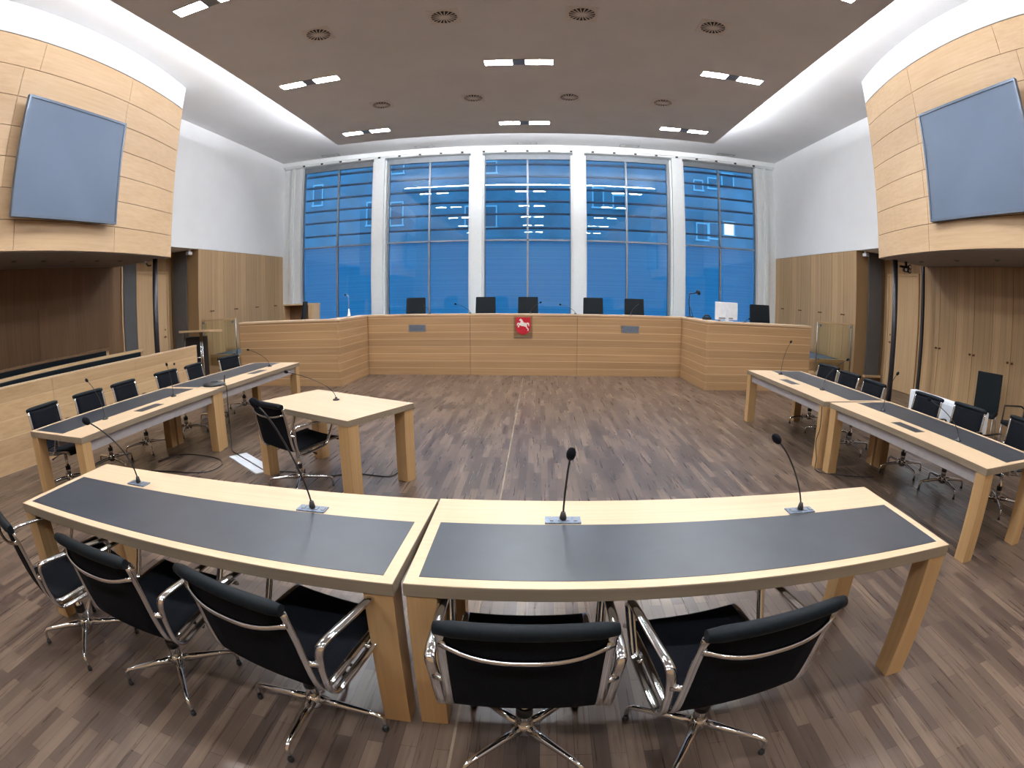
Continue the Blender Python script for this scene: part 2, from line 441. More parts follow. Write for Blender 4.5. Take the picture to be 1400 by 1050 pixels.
# screens
def screen(s, y0, y1, label):
    xc = s*(5.867 if s < 0 else 5.83)
    t = thing('display_screen', label, 'screen', (xc, (y0+y1)/2, 3.878), 0)
    L = (y1-y0)/2; H = .812
    fr = MB(); a, b = sorted((0, s*.06))
    for (p, q, r, u) in ((-L, L, H-.035, H), (-L, L, -H, -H+.035), (-L, -L+.035, -H+.035, H-.035), (L-.035, L, -H+.035, H-.035)):
        fr.box(a, b, p, q, r, u)
    obj('screen_frame', fr, 'screen_frame', t)
    a, b = sorted((s*.012, s*.05)); obj('screen_panel', MB().box(a, b, -L+.033, L-.033, -H+.033, H-.033), 'screen', t)
    a, b = sorted((s*.05, s*.13)); obj('wall_bracket', MB().box(a, b, -.5, .5, -.4, .4), 'black_plastic', t)
screen(-1, 3.742, 5.92, 'large grey wall screen mounted on the left curved balcony front')
screen(1, 3.694, 5.88, 'large grey wall screen mounted on the right curved balcony front')

# closets beside the dais: four two-door units a side
def closet_unit(x_front, s, y0, y1, z0, z1, label, group, knob_z, depth=1.0, knobs=2):
    t = thing('wall_closet', label, 'closet', (x_front, (y0+y1)/2, z0), group=group)
    L = (y1-y0)/2; H = z1-z0
    a, b = sorted((s*.022, s*depth)); obj('carcass', MB().box(a, b, -L+.001, L-.001, 0, H), 'closet', t)
    for k, (p, q) in enumerate(((-L+.004, -.003), (.003, L-.004))):
        a, b = sorted((0, s*.021)); d = obj('door', MB().box(a, b, p, q, .06, H-.01), 'closet', t)
        yk = (q-.05) if k == 0 else (p+.05)
        kb = MB(); kb.tube([(s*.0, yk, knob_z-z0), (-s*.028, yk, knob_z-z0)], .008).ball((-s*.034, yk, knob_z-z0), .017)
        kb.lathe([(.02, 0), (.02, .006)], mat=Matrix.Translation((-s*.001, yk, knob_z-z0)) @ Matrix.Rotation(-s*pi/2, 4, 'Y'))
        obj('knob', kb, 'brass', d)
    return t
order = ['nearest the entrance recess', 'second from the entrance recess', 'third from the entrance recess', 'nearest the window wall']
for s, w in ((-1, 'left'), (1, 'right')):
    for k in range(4):
        y0 = 10.5+k*1.16
        closet_unit(s*WX, s, y0, min(y0+1.16, 15.12), 0 if k == 0 else .51, 3.07, 'tall oak closet set in the %s wall, %s' % (w, order[k]), 'oak closets along the %s wall by the dais' % w, 1.57, 1.02)
# closets under the right balcony
order = ['nearest the dark jamb', 'second from the dark jamb', 'third from the dark jamb, behind the visitor chairs', 'at the photo edge behind the armchair', 'furthest from the dark jamb']
for k in range(4):
    y1 = 7.99-k*.985
    closet_unit(7.6, 1, y1-.985, y1, 0, 2.652, 'tall oak closet under right balcony, %s' % order[k], 'oak closets under the right balcony', 1.18, 1.0)
struct('wall_under_balcony_right', MB().box(7.62, 8.6, YB, 4.045, 0, 2.652), 'closet', 'oak panelled wall under the right balcony beyond the closets', 'wall')
# recess details
for s, w in ((-1, 'left'), (1, 'right')):
    a, b = sorted((s*7.90, s*8.33))
    t = thing('trim_panel_'+w, 'tall grey panel on the closet end in the %s entrance recess' % w, 'grey panel', (0, 0, 0), kind='structure')
    obj('panel_slab', MB().box(a, b, 10.44, 10.49, .24, 3.05), 'grey_slab', t)
    obj('panel_sill', MB().box(a-.04, b+.04, 10.38, 10.49, .19, .24), 'oak_x', t)
    # door in the recess wall
    dn = 'door_1' if s < 0 else 'door_2'
    t = thing(dn, 'flush oak door in the %s entrance recess behind the dark column' % w, 'door', (s*8.45, 9.72, 0), kind='structure')
    a, b = sorted((-s*.03, -s*.002)); obj('door_leaf', MB().box(a, b, -.55, .55, .01, 2.55), 'oak_z', t)
    fr = MB(); a, b = sorted((-s*.045, -s*.002))
    fr.box(a, b, -.62, -.56, 0, 2.61).box(a, b, .56, .62, 0, 2.61).box(a, b, -.56, .56, 2.555, 2.61)
    obj('door_frame', fr, 'oak_z', t)
    h = MB().tube([(-s*.03, .45, 1.05), (-s*.075, .45, 1.05), (-s*.08, .34, 1.05)], .011)
    h.lathe([(.026, 0), (.026, .008)], mat=Matrix.Translation((-s*.03, .45, 1.05)) @ Matrix.Rotation(-s*pi/2, 4, 'Y'))
    h.lathe([(.02, 0), (.02, .008)], mat=Matrix.Translation((-s*.03, .45, 1.22)) @ Matrix.Rotation(-s*pi/2, 4, 'Y'))
    obj('door_handle', h, 'brass', t)
    a, b = s*6.565, 7.73
    t = thing('pillar_steel', 'slim dark steel column under the end of the %s balcony' % w, 'column', (a, b, 0), kind='structure')
    obj('shaft', MB().lathe([(.052, 0), (.052, 2.652)], seg=24), 'dark_steel', t)
    obj('foot_ring', MB().lathe([(.11, 0), (.11, .015)], seg=24), 'dark_steel', t)
struct('trim_3', MB().box(-8.449, -8.42, 8.66, 9.10, .1, 2.9), 'grey_slab', 'tall grey wall panel beside the left gallery rear wall', 'grey panel')
struct('trim_4', MB().box(-8.44, -8.02, 8.20, 8.24, 0, 2.65), 'oak_z', 'pale oak end board of the left gallery rear wall', 'end board')
struct('trim_5', MB().box(7.625, 8.44, 7.995, 8.03, 0, 2.652).box(7.56, 7.62, 7.995, 8.06, 0, 2.652), 'dark_steel', 'dark jamb at the end of the closets under the right balcony', 'jamb')
# jib door outline on the gallery wall
t = thing('door_3', 'flush dark jib door in the gallery rear wall under the left balcony', 'door', (-8.05, 6.3, 0), kind='structure')
obj('door_leaf', MB().box(.001, .012, -.5, .5, .02, 1.95), 'dark_oak', t)
# security cameras
def cctv(name, label, loc, s, dark):
    t = thing(name, label, 'camera', loc)
    obj('mount', MB().box(-.02, .02, -.02, .02, -.02, .09), 'black_plastic' if dark else 'offwhite', t)
    obj('housing', MB().box(-.05, .05, -.09, .06, -.08, -.01, bev=.012), 'black_plastic' if dark else 'offwhite', t)
    obj('lens', MB().lathe([(.025, 0), (.025, .02)], mat=Matrix.Translation((0, -.09, -.045)) @ Matrix.Rotation(pi/2, 4, 'X')), 'steel', t)
cctv('security_camera', 'small white camera under the left recess soffit', (-7.72, 10.35, 3.02), -1, False)
cctv('security_camera', 'small white camera under the right recess soffit', (7.72, 10.35, 3.02), 1, False)
t = thing('spotlight_cluster', 'black spotlight cluster with white lamps beside the dark column under the right balcony', 'spotlight', (6.80, 7.68, 2.55))
obj('spot_bracket', MB().box(-.15, .02, -.02, .02, -.02, .02).box(-.02, .02, -.02, .02, .0, .10), 'black_plastic', t)
for dx, dz in ((-.05, -.05), (.06, .01), (.05, -.06)):
    l = obj('spot_head', MB().lathe([(.03, 0), (.045, .08)], mat=Matrix.Translation((dx, .02, dz)) @ Matrix.Rotation(pi/2, 4, 'X')), 'black_plastic', t)
    obj('spot_glass', MB().lathe([(.028, 0), (.028, .006)], mat=Matrix.Translation((dx, -.062, dz)) @ Matrix.Rotation(pi/2, 4, 'X')), 'offwhite', l)
t = thing('speaker_bracket', 'small black bracket with white tip beside the dark column under the left balcony', 'bracket', (-6.72, 7.68, 2.52))
obj('arm', MB().tube([(.09, .0, .02), (.0, 0, .02), (-.06, 0, .10)], .014), 'black_plastic', t)
obj('cap', MB().ball((-.06, -.01, .09), .028), 'offwhite', t)

# ------------------------------------------------------------------ windows
wl = ['leftmost tall window beside the left white wall', 'second tall window from the left', 'middle tall window behind the centre of the bench', 'fourth tall window from the left', 'rightmost tall window beside the right white wall']
wx = [(-6.88, -4.57), (-4.07, -1.63), (-1.21, 1.21), (1.63, 4.07), (4.57, 6.88)]
ZT = 3.285
for i, (a, b) in enumerate(wx):
    t = thing('window_%d' % (i+1), wl[i], 'window', ((a+b)/2, 15.28, 0), kind='structure')
    L = (b-a)/2
    fr = MB()
    fr.box(-L-.06, -L, -.04, .06, .53, 5.70).box(L, L+.06, -.04, .06, .53, 5.70).box(-L-.06, L+.06, -.05, .06, 5.70, 5.86).box(-L, L, -.04, .06, .53, .61)
    obj('window_frame', fr, 'grey_frame', t)
    obj('mullion', MB().box(-.028, .028, -.03, .05, .66, 5.70), 'grey_frame', t)
    obj('transom', MB().box(-L, L, -.03, .05, ZT-.02, ZT+.025), 'grey_frame', t)
    for p, q in ((-L, -.028), (.028, L)):
        obj('pane', MB().box(p, q, .006, .016, ZT+.025, 5.70), 'glass', t)
        obj('pane', MB().box(p, q, .006, .016, .66, ZT-.02), 'glass', t)
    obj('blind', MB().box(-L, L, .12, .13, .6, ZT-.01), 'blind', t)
    for z in (5.65, 5.27, 4.87, 4.49, 4.11, 3.68):
        obj('louvre', MB().box(-L-.1, L+.1, .30, .42, z-.025, z+.02, Matrix.Translation((0, 0, 0))), 'louvre', t)

# building across the yard
t = thing('building', 'blue dusk building facade seen outside through the upper windows', 'building', (0, 25, 0))
obj('facade', MB().box(-17, 17, 0, .4, -3, 15), 'outside_wall', t)
for i, (x0, z0, x1_, z1) in enumerate([(7.97, 4.61, 8.49, 5.37), (8.62, 4.72, 9.11, 5.45), (9.40, 4.93, 9.91, 5.55), (7.89, 7.09, 8.29, 7.54), (8.63, 7.24, 9.07, 7.72), (9.38, 7.40, 9.95, 8.03), (-7.98, 5.25, -7.65, 6.35), (-6.77, 5.17, -6.20, 6.26), (-3.11, 5.01, -2.79, 5.91), (-2.17, 4.92, -1.69, 5.89), (2.89, 5.93, 3.33, 6.82), (3.86, 5.91, 4.41, 6.50), (-6.79, 7.79, -6.21, 8.37), (-2.19, 7.59, -1.70, 8.12), (-10.93, 6.49, -10.48, 7.50)]):
    f = obj('facade_window', MB().box(x0-.06, x0, -.05, 0, z0, z1).box(x1_, x1_+.06, -.05, 0, z0, z1).box(x0-.06, x1_+.06, -.05, 0, z1, z1+.07).box(x0-.10, x1_+.10, -.09, 0, z0-.08, z0), 'outside_frame', t)
    obj('facade_pane', MB().box(x0, x1_, -.02, 0, z0, z1), 'lit_window' if i == 2 else 'outside_pane', f)
struct('ground', MB().box(-20, 20, 15.7, 26, -3.1, -3), 'ground', 'paved yard outside the windows', 'ground')

# ------------------------------------------------------------------ ceiling lights and vents
def light_label(ix, iy):
    c = ('left', 'middle', 'right')[ix]
    r = ['closest to the windows', 'second row from the windows', 'third row from the windows', 'fourth row, above the front tables', 'last row behind the camera'][iy]
    return 'recessed ceiling light with bright lamps, %s column, %s' % (c, r)
proto = None
for iy, y in enumerate((11.26, 7.99, 4.72, 1.45, -1.81)):
    for ix, x in enumerate((-3.54, 0.01, 3.54)):
        l = light_label(ix, iy)
        if proto is None:
            proto = t = thing('ceiling_light', l, 'ceiling light', (x, y, ZC), group='ceiling light fittings in the taupe ceiling'); t.scale = (K, K, 1)
            fr = MB()
            for p, q in ((-.62, -.09), (.11, .64)):
                fr.box(p, q, -.13, -.112, -.012, 0).box(p, q, .112, .13, -.012, 0).box(p, p+.016, -.112, .112, -.012, 0).box(q-.016, q, -.112, .112, -.012, 0)
            obj('lamp_frame', fr, 'plate', t)
            obj('centre_plate', MB().box(-.085, .105, -.12, .12, -.01, 0), 'grey_frame', t)
            for p in (-.60, -.35, .13, .38):
                obj('lamp', MB().box(p, p+.235, -.108, .108, -.008, -.002), 'lamp', t)
        else:
            dup(proto, (x, y, ZC), 0, l)
proto = None
for iy, y in enumerate((9.63, 6.34)):
    for ix, x in enumerate((-2.69, -.90, .90, 2.69)):
        l = 'square ceiling vent with radial black slots, %s, %s' % (['far left', 'centre left', 'centre right', 'far right'][ix], ['row nearer the windows', 'row nearer the camera'][iy])
        if proto is None:
            proto = t = thing('ceiling_vent', l, 'ceiling vent', (x, y, ZC), group='round slotted ceiling vents'); t.scale = (K, K, 1)
            pl = MB(); pl.box(-.235, .235, -.235, .235, -.006, 0)
            obj('vent_plate', pl, 'plate', t)
            obj('vent_disc', MB().lathe([(.195, -.010), (.195, -.005)], seg=40), 'vent_dark', t)
            bl = MB()
            for k in range(18):
                a = 2*pi*k/18
                bl.box(.055, .197, -.0085, .0085, -.016, -.009, Matrix.Rotation(a, 4, 'Z'))
            bl.lathe([(.06, -.018), (.06, -.009)], seg=24)
            ring = MB
            obj('vent_blades', bl, 'plate', t)
        else:
            dup(proto, (x, y, ZC), 0, l)
for k, x in enumerate((-5.81, -2.91, 0.0, 2.89, 5.80)):
    z = 6.0545
    t = thing('slot_diffuser', 'small white slot vent in the ceiling border above the %s window' % ['leftmost', 'second', 'middle', 'fourth', 'rightmost'][k], 'ceiling vent', (x, 14.7, z), group='slot vents above the windows')
    fr = MB().box(-.28, .28, -.10, -.075, -.012, 0).box(-.28, .28, .075, .10, -.012, 0).box(-.28, -.255, -.075, .075, -.012, 0).box(.255, .28, -.075, .075, -.012, 0)
    obj('slot_frame', fr, 'steel', t)
    obj('slot_core', MB().box(-.13, .13, -.06, .06, -.008, 0), 'plate', t)

# ------------------------------------------------------------------ judges' bench
t = thing('judges_bench', 'long oak panelled judges bench with angled side wings', 'bench', (0, 0, 0))
FH = 1.31; x1, x2, x3, x4, yb, y3 = 1.136, 3.42, 3.48, 5.80, 11.255, 9.66
for a, b in ((-x2, -x1), (-x1, x1), (x1, x2)):
    obj('front_panel', MB().box(a+.004, b-.004, yb, yb+.04, 0, FH-.035), 'bench_x', t)
for s in (-1, 1):
    obj('return_panel', MB().prism([(s*x2, yb+.04), (s*x3, y3+.0), (s*(x3+.05), y3+.0), (s*(x2+.05), yb+.04)], 0, FH-.035), 'bench_y', t)
    a, b = sorted((s*(x3+.052), s*x4)); obj('wing_panel', MB().box(a, b, y3, y3+.04, 0, FH-.035), 'bench_x', t)
    a, b = sorted((s*(x4-.04), s*x4)); obj('end_panel', MB().box(a, b, y3+.041, 10.925, 0, FH-.035), 'bench_y', t)
    cap = MB().prism([(s*(x2-.015), yb-.012), (s*(x3-.012), y3-.012), (s*(x4+.012), y3-.012), (s*(x4+.012), y3+.30), (s*(x3+.32), y3+.30), (s*(x2+.26), yb+.3), (s*(x2-.015), yb+.3)], FH-.035, FH)
    obj('wing_ledge', cap, 'table_top', t)
    a, b = sorted((s*(x3+.28), s*(x4-.05))); obj('wing_desk', MB().box(a, b, y3+.3, y3+.95, 1.23, 1.27), 'oak_x', t)
obj('front_backing', MB().box(-x2+.06, x2-.06, yb+.041, yb+.055, 0, FH-.036), 'dark_oak', t)
obj('ledge', MB().box(-x2+.016, x2-.016, yb-.012, yb+.3, FH-.035, FH), 'table_top', t)
obj('desk_top', MB().box(-x2-.2, x2+.2, yb+.3, yb+.95, 1.23, 1.27), 'oak_x', t)
for x in (-2.29, 2.27):
    f = obj('grille', MB().box(x-.19, x+.19, yb-.012, yb, .935, 1.09), 'steel', t)
    obj('grille_slots', MB().box(x-.175, x+.175, yb-.014, yb-.012, .95, 1.075), 'socket', f)

# coat of arms on clear plate
t = thing('coat_of_arms', 'red shield with white horse on the centre of the bench front', 'coat of arms', (-.01, yb, -.035))
obj('clear_plate', MB().box(-.20, .20, -.026, -.02, .86, 1.29).box(-.19, -.16, -.02, 0, 1.25, 1.28).box(.16, .19, -.02, 0, 1.25, 1.28), 'acrylic', t)
obj('plate_edge', MB().box(-.20, .20, -.027, -.02, .853, .862), 'grey_frame', t)
R90 = Matrix.Rotation(pi/2, 4, 'X')
sh = [(-.155, 1.275), (-.155, 1.05), (-.14, .995), (-.105, .95), (-.055, .922), (0, .912), (.055, .922), (.105, .95), (.14, .995), (.155, 1.05), (.155, 1.275)]
obj('shield', MB().prism(sh, .027, .036, R90), 'red', t)
def hp(l): return [((x-605)*.00066, 1.275-(y-300)*.00066) for x, y in l]
hb = MB()
hb.prism(hp([(478, 402), (492, 375), (520, 345), (535, 352), (565, 368), (605, 430), (625, 468), (700, 478), (722, 520), (730, 570), (715, 610), (690, 612), (640, 592), (560, 585), (510, 565), (488, 530), (510, 480), (525, 440), (512, 408), (488, 418)]), .036, .042, R90)
hb.prism(hp([(708, 500), (735, 466), (775, 472), (798, 500), (800, 570), (785, 592), (770, 560), (750, 520), (722, 515)]), .036, .041, R90)
hb.prism(hp([(692, 600), (722, 590), (742, 632), (778, 668), (785, 700), (765, 742), (735, 735), (752, 700), (745, 680), (712, 650)]), .036, .041, R90)
hb.prism(hp([(500, 500), (505, 545), (478, 560), (488, 610), (440, 628), (430, 600), (452, 590), (448, 560), (470, 520)]), .036, .0405, R90)
hb.prism(hp([(500, 490), (478, 478), (430, 480), (408, 520), (412, 575), (432, 560), (434, 525), (452, 508), (490, 520)]), .036, .0415, R90)
obj('horse', hb, 'white_enamel', t)

# ------------------------------------------------------------------ chairs
def make_office_chair(label, group):
    t = thing('office_chair', label, 'chair', group=group)
    seat_p = smooth_path([(0, .352, .425), (0, .342, .448), (0, .30, .460), (0, .08, .446), (0, -.12, .424), (0, -.175, .428)], 4)
    seat_p = [(p.y, p.z) for p in seat_p]
    back_p = smooth_path([(0, -.176, .428), (0, -.205, .445), (0, -.225, .49), (0, -.245, .58), (0, -.268, .70), (0, -.300, .83)], 4)
    back_p = [(p.y, p.z) for p in back_p]
    obj('seat', MB().sheet(seat_p, -.236, .236, .013, sag=lambda u: (0, -.010*(1-u*u))), 'fabric', t)
    bk = MB().sheet(back_p, -.230, .230, .013, sag=lambda u: (-.012*(1-u*u), 0))
    b = obj('backrest', bk, 'fabric', t)
    rp = [(x, -.312-.014*(1-(x/.26)**2), .848) for x in [-.255+.51*i/10 for i in range(11)]]
    obj('headroll', MB().tube(rp, [.020]+[.026]*9+[.020], seg=12), 'leather', b)
    full = seat_p+back_p[1:]
    for s in (-1, 1):
        obj('side_rail', MB().tube([(s*.243, y, z) for y, z in full], .017, seg=8, flat=.62, up=(1, 0, 0)), 'chrome', t)
    sp = [(x, -.292-.045*(1-abs(x/.245)**2.6), .778-.034*(1-abs(x/.245)**2.6)) for x in [-.245+.49*i/16 for i in range(17)]]
    obj('back_spreader', MB().tube(sp, [.014]+[.0095]*15+[.014], seg=8), 'chrome', t)
    sp = [(x, -.02, .432-.06*(1-abs(x/.245)**2.2)) for x in [-.245+.49*i/12 for i in range(13)]]
    obj('seat_spreader', MB().tube(sp, .016, seg=8), 'chrome', t)
    for s in (-1, 1):
        loop = smooth_path([(s*.284, -.222, .585), (s*.292, -.222, .640), (s*.296, -.19, .664), (s*.297, -.03, .664), (s*.296, .17, .660), (s*.293, .215, .642), (s*.288, .215, .60), (s*.280, .145, .46), (s*.276, .10, .432), (s*.274, .0, .414), (s*.274, -.12, .402), (s*.274, -.165, .408), (s*.275, -.195, .44), (s*.279, -.215, .52)], 4, closed=True)
        a = obj('armrest', MB().tube(loop, .019, seg=8, closed=True, flat=.52, up=(1, 0, 0)), 'chrome', t)
        obj('arm_joint', MB().tube([(s*.236, -.243, .585), (s*.262, -.238, .585), (s*.284, -.222, .585)], [.014, .011, .015]), 'chrome', a)
        obj('arm_joint', MB().tube([(s*.236, .10, .446), (s*.262, .10, .438), (s*.276, .10, .432)], [.014, .011, .015]), 'chrome', a)
    obj('column', MB().lathe([(.03, .135), (.03, .22), (.021, .225), (.021, .375), (.06, .38), (.06, .395)], seg=16), 'chrome', t)
    obj('column_collar', MB().lathe([(.033, .19), (.033, .235)], seg=16), 'black_plastic', t)
    obj('lever', MB().tube([(.05, .0, .375), (.20, .03, .372), (.245, .035, .366)], [.006, .006, .011]), 'black_plastic', t)
    obj('hub', MB().lathe([(.030, .07), (.040, .09), (.038, .13), (.028, .145)], seg=16), 'chrome', t)
    for k in range(4):
        a = pi/4+k*pi/2; c, s_ = cos(a), sin(a)
        pts = [(c*r, s_*r, z) for r, z in ((.02, .112), (.12, .108), (.24, .098), (.288, .092), (.306, .080), (.312, .058), (.312, .022))]
        l = obj('base_leg', MB().tube(pts, [.024, .018, .014, .013, .0125, .011, .010], seg=8), 'chrome', t)
        obj('glide', MB().lathe([(.014, .0), (.016, .008), (.011, .026)], (c*.312, s_*.312, 0), seg=12), 'black_plastic', l)
    return t
GF = 'black and chrome office chairs at the front tables'
GL = 'black and chrome office chairs behind the left desks'
GR = 'black and chrome office chairs behind the right desks'
c0 = make_office_chair('black chrome-armed office chair at the right front table, nearest the table joint', GF)
c0.location = (.285, 1.51, 0); c0.rotation_euler = (0, 0, .02)
for x, y, a, sp_, l in ((.985, 1.485, .155, .1, 'black chrome-armed office chair at the right front table, nearer its free right end'),
                   (-.60, 1.54, -.235, -.62, 'black chrome-armed office chair at the left front table, nearest the joint'),
                   (-1.37, 1.56, -.08, .0, 'black chrome-armed office chair at the middle of the left front table'),
                   (-2.11, 1.56, -.34, .25, 'black chrome-armed office chair at the free left end of the left front table')):
    dup(c0, (x, y, 0), a, l, GF, sp_)
for i, (x, y, a) in enumerate(((-4.47, 3.50, -1.50), (-4.47, 4.25, -1.60), (-4.48, 4.97, -1.50), (-4.45, 5.85, -1.58), (-4.43, 6.56, -1.45), (-4.38, 7.42, -1.75))):
    dup(c0, (x, y, 0), a, ['black office chair behind the left desk row, nearest the camera', 'black office chair behind the left desk row, second from the camera', 'black office chair behind the left desk row, third from the camera', 'black office chair behind the left desk row, fourth from the camera by the desk joint', 'black office chair behind the left desk row, fifth from the camera', 'black office chair behind the left desk row, nearest the lectern'][i], GL, (.2, .6, .1, -.3, .5, .9)[i])
for i, (x, y, a) in enumerate(((4.33, 6.92, 1.70), (4.25, 6.22, 1.60), (4.17, 5.50, 1.55), (4.40, 4.60, 1.60), (4.53, 3.96, 1.64), (4.80, 3.27, 1.58))):
    dup(c0, (x, y, 0), a, ['black office chair behind the right desk row, furthest from the camera', 'black office chair behind the right desk row, second from the bench', 'black office chair behind the right desk row, at the desk joint', 'black office chair in front of the white case behind the right desks', 'black office chair behind the right desk row, second from the camera', 'black office chair behind the right desk row, nearest the camera'][i], GR, (.5, .2, .8, .65, .5, .1)[i])
dup(c0, (-1.87, 4.30, 0), radians(-27), 'black chrome-armed office chair at the small square-legged witness table', 'chair at the witness table')

def make_judge_chair(label, group):
    t = thing('high_back_chair', label, 'chair', group=group)
    obj('seat', MB().box(-.25, .25, -.24, .26, .42, .50, bev=.025), 'leather', t)
    bm_ = Matrix.Translation((0, -.22, .48)) @ Matrix.Rotation(radians(8), 4, 'X')
    bk = MB(); bk.prism([(-.245, .0), (.245, .0), (.232, .66), (.222, .68), (-.222, .68), (-.232, .66)], -.02, .02, bm_ @ Matrix.Rotation(pi/2, 4, 'X'))
    obj('backrest', bk, 'leather', t)
    for s in (-1, 1):
        obj('armrest', MB().tube([(s*.27, -.22, .60), (s*.29, -.18, .67), (s*.29, .12, .67), (s*.285, .16, .62), (s*.26, .12, .46)], .016), 'chrome', t)
    obj('column', MB().lathe([(.03, .10), (.03, .25), (.02, .26), (.02, .42)], seg=14), 'chrome', t)
    for k in range(5):
        a = 2*pi*k/5+.3
        l = obj('base_leg', MB().tube([(0, 0, .11), (cos(a)*.15, sin(a)*.15, .10), (cos(a)*.30, sin(a)*.30, .065)], [.024, .02, .015]), 'chrome', t)
        obj('castor', MB().ball((cos(a)*.30, sin(a)*.30, .028), .028), 'black_plastic', l)
    return t
GJ = 'high-backed black chairs behind the bench'
j0 = make_judge_chair('high-backed black chair behind the bench, directly behind the red shield', GJ)
j0.location = (.065, 12.38, .505); j0.rotation_euler = (0, 0, pi)
for x, y, a, z, l in ((-2.62, 12.36, pi+.05, .515, 'high-backed black chair behind the bench, in front of the second window'),
                   (-.94, 12.36, pi, .535, 'high-backed black chair behind the bench, in front of the left middle pillar'),
                   (1.60, 12.36, pi-.02, .525, 'high-backed black chair behind the bench, in front of the right middle pillar'),
                   (2.60, 12.36, pi, .515, 'high-backed black chair behind the bench, in front of the fourth window'),
                   (5.17, 10.75, pi-.1, .555, 'high-backed black chair behind the right bench wing, beside the white monitor'),
                   (-5.80, 12.35, pi/2+.25, .555, 'high-backed black chair behind the left bench wing, against the oak cabinet')):
    dup(j0, (x, y, .505), a, l, GJ)

# visitor chairs under the right balcony
def visitor_chair(label, loc, rz, arms):
    t = thing('visitor_chair', label, 'chair', loc, rz, 'black visitor chairs by the right closets')
    obj('seat', MB().box(-.24, .24, -.22, .25, .40, .46, bev=.02), 'leather', t)
    obj('backrest', MB().box(-.235, .235, -.018, .018, 0, .56, Matrix.Translation((0, -.23, .45)) @ Matrix.Rotation(radians(8), 4, 'X'), bev=.012), 'leather', t)
    for s in (-1, 1):
        obj('leg', MB().tube([(s*.22, .23, .41), (s*.23, .25, 0)], .011), 'steel', t)
        obj('leg', MB().tube([(s*.22, -.20, .41), (s*.23, -.26, 0)], .011), 'steel', t)
        if arms: obj('armrest', MB().tube([(s*.25, -.26, .62), (s*.27, -.2, .65), (s*.27, .18, .65), (s*.25, .21, .42)], .013), 'black_plastic', t)
    return t
visitor_chair('black armless visitor chair with tall back in front of the right closets', (6.93, 5.50, 0), radians(120), False)
visitor_chair('black visitor armchair at the right photo edge beside the armless visitor chair', (6.93, 4.65, 0), radians(75), True)

# ------------------------------------------------------------------ tables
TZ = .74
def table(name, label, cat, group, loc, rz, L, D, inlay=True, hatch=None, legw=.115, tray=True, inset=.045):
    """local -y is the sitter side"""
    t = thing(name, label, cat, loc, rz, group)
    h, d = L/2, D/2
    obj('tabletop', MB().box(-h, h, -d, d, TZ-.055, TZ-.002, bev=.003), 'table_edge' if inlay or True else 'oak_x', t)
    obj('top_veneer', MB().box(-h+.002, h-.002, -d+.002, d-.002, TZ-.003, TZ), 'table_top', t)
    if inlay:
        obj('writing_inlay', MB().box(-h+.05, h-.05, -d+.055, -d+.545, TZ-.001, TZ+.0015), 'inlay', t)
    if hatch is not None:
        obj('cable_hatch', MB().box(hatch-.19, hatch+.19, d-.26, d-.13, TZ-.001, TZ+.002), 'socket' if False else 'inlay', t)
    for sx in (-1, 1):
        for sy in (-1, 1):
            cx, cy = sx*(h-legw/2-.006), sy*(d-legw/2-.006)
            obj('leg', MB().box(cx-legw/2, cx+legw/2, cy-legw/2, cy+legw/2, 0, TZ-.055, bev=.003), 'leg_wood', t)
    if tray:
        for sy in (-1, 1):
            obj('apron', MB().box(-h+legw+.01, h-legw-.01, sy*d-(inset if sy > 0 else -.34)-.012, sy*d-(inset if sy > 0 else -.34)+.012, TZ-(.15 if inset < .06 else .115), TZ-.055), 'tray', t)
    return t
# front pair
def from_corner(cx, cy, a, L, D, sgn):
    return (cx+cos(a)*sgn*L/2-sin(a)*D/2, cy+sin(a)*sgn*L/2+cos(a)*D/2, 0)
aL, aR = -.022, .008
table('front_table', 'left of the two front tables, oak with black writing inlay', 'table', 'oak tables with black writing inlays', from_corner(-.188, 1.580, aL, 2.36, .83, -1), aL, 2.36, .83, inset=.085)
table('front_table', 'right of the two front tables, oak with black writing inlay', 'table', 'oak tables with black writing inlays', from_corner(-.155, 1.592, aR, 2.36, .83, 1), aR, 2.36, .83, inset=.085)
table('side_desk', 'left row desk nearest the camera, oak with black inlay', 'desk', 'oak tables with black writing inlays', (-3.855, 4.11, 0), -pi/2, 2.34, .91, hatch=-.05)
table('side_desk', 'left row desk nearest the bench, oak with black inlay', 'desk', 'oak tables with black writing inlays', (-3.85, 6.46, 0), -pi/2-.012, 2.34, .88, hatch=-.15)
table('side_desk', 'right row desk nearest the bench, oak with black inlay', 'desk', 'oak tables with black writing inlays', (3.805, 6.05, 0), pi/2, 2.30, .93, hatch=.12)
table('side_desk', 'right row desk nearest the camera, oak with black inlay', 'desk', 'oak tables with black writing inlays', (3.885, 3.685, 0), pi/2+.045, 2.36, .90, hatch=.06)
wa = radians(-26.5)
table('witness_table', 'small plain oak witness table standing at an angle', 'table', None, (-1.64, 4.645, 0), wa, 1.39, .85, inlay=False, tray=False, legw=.125)

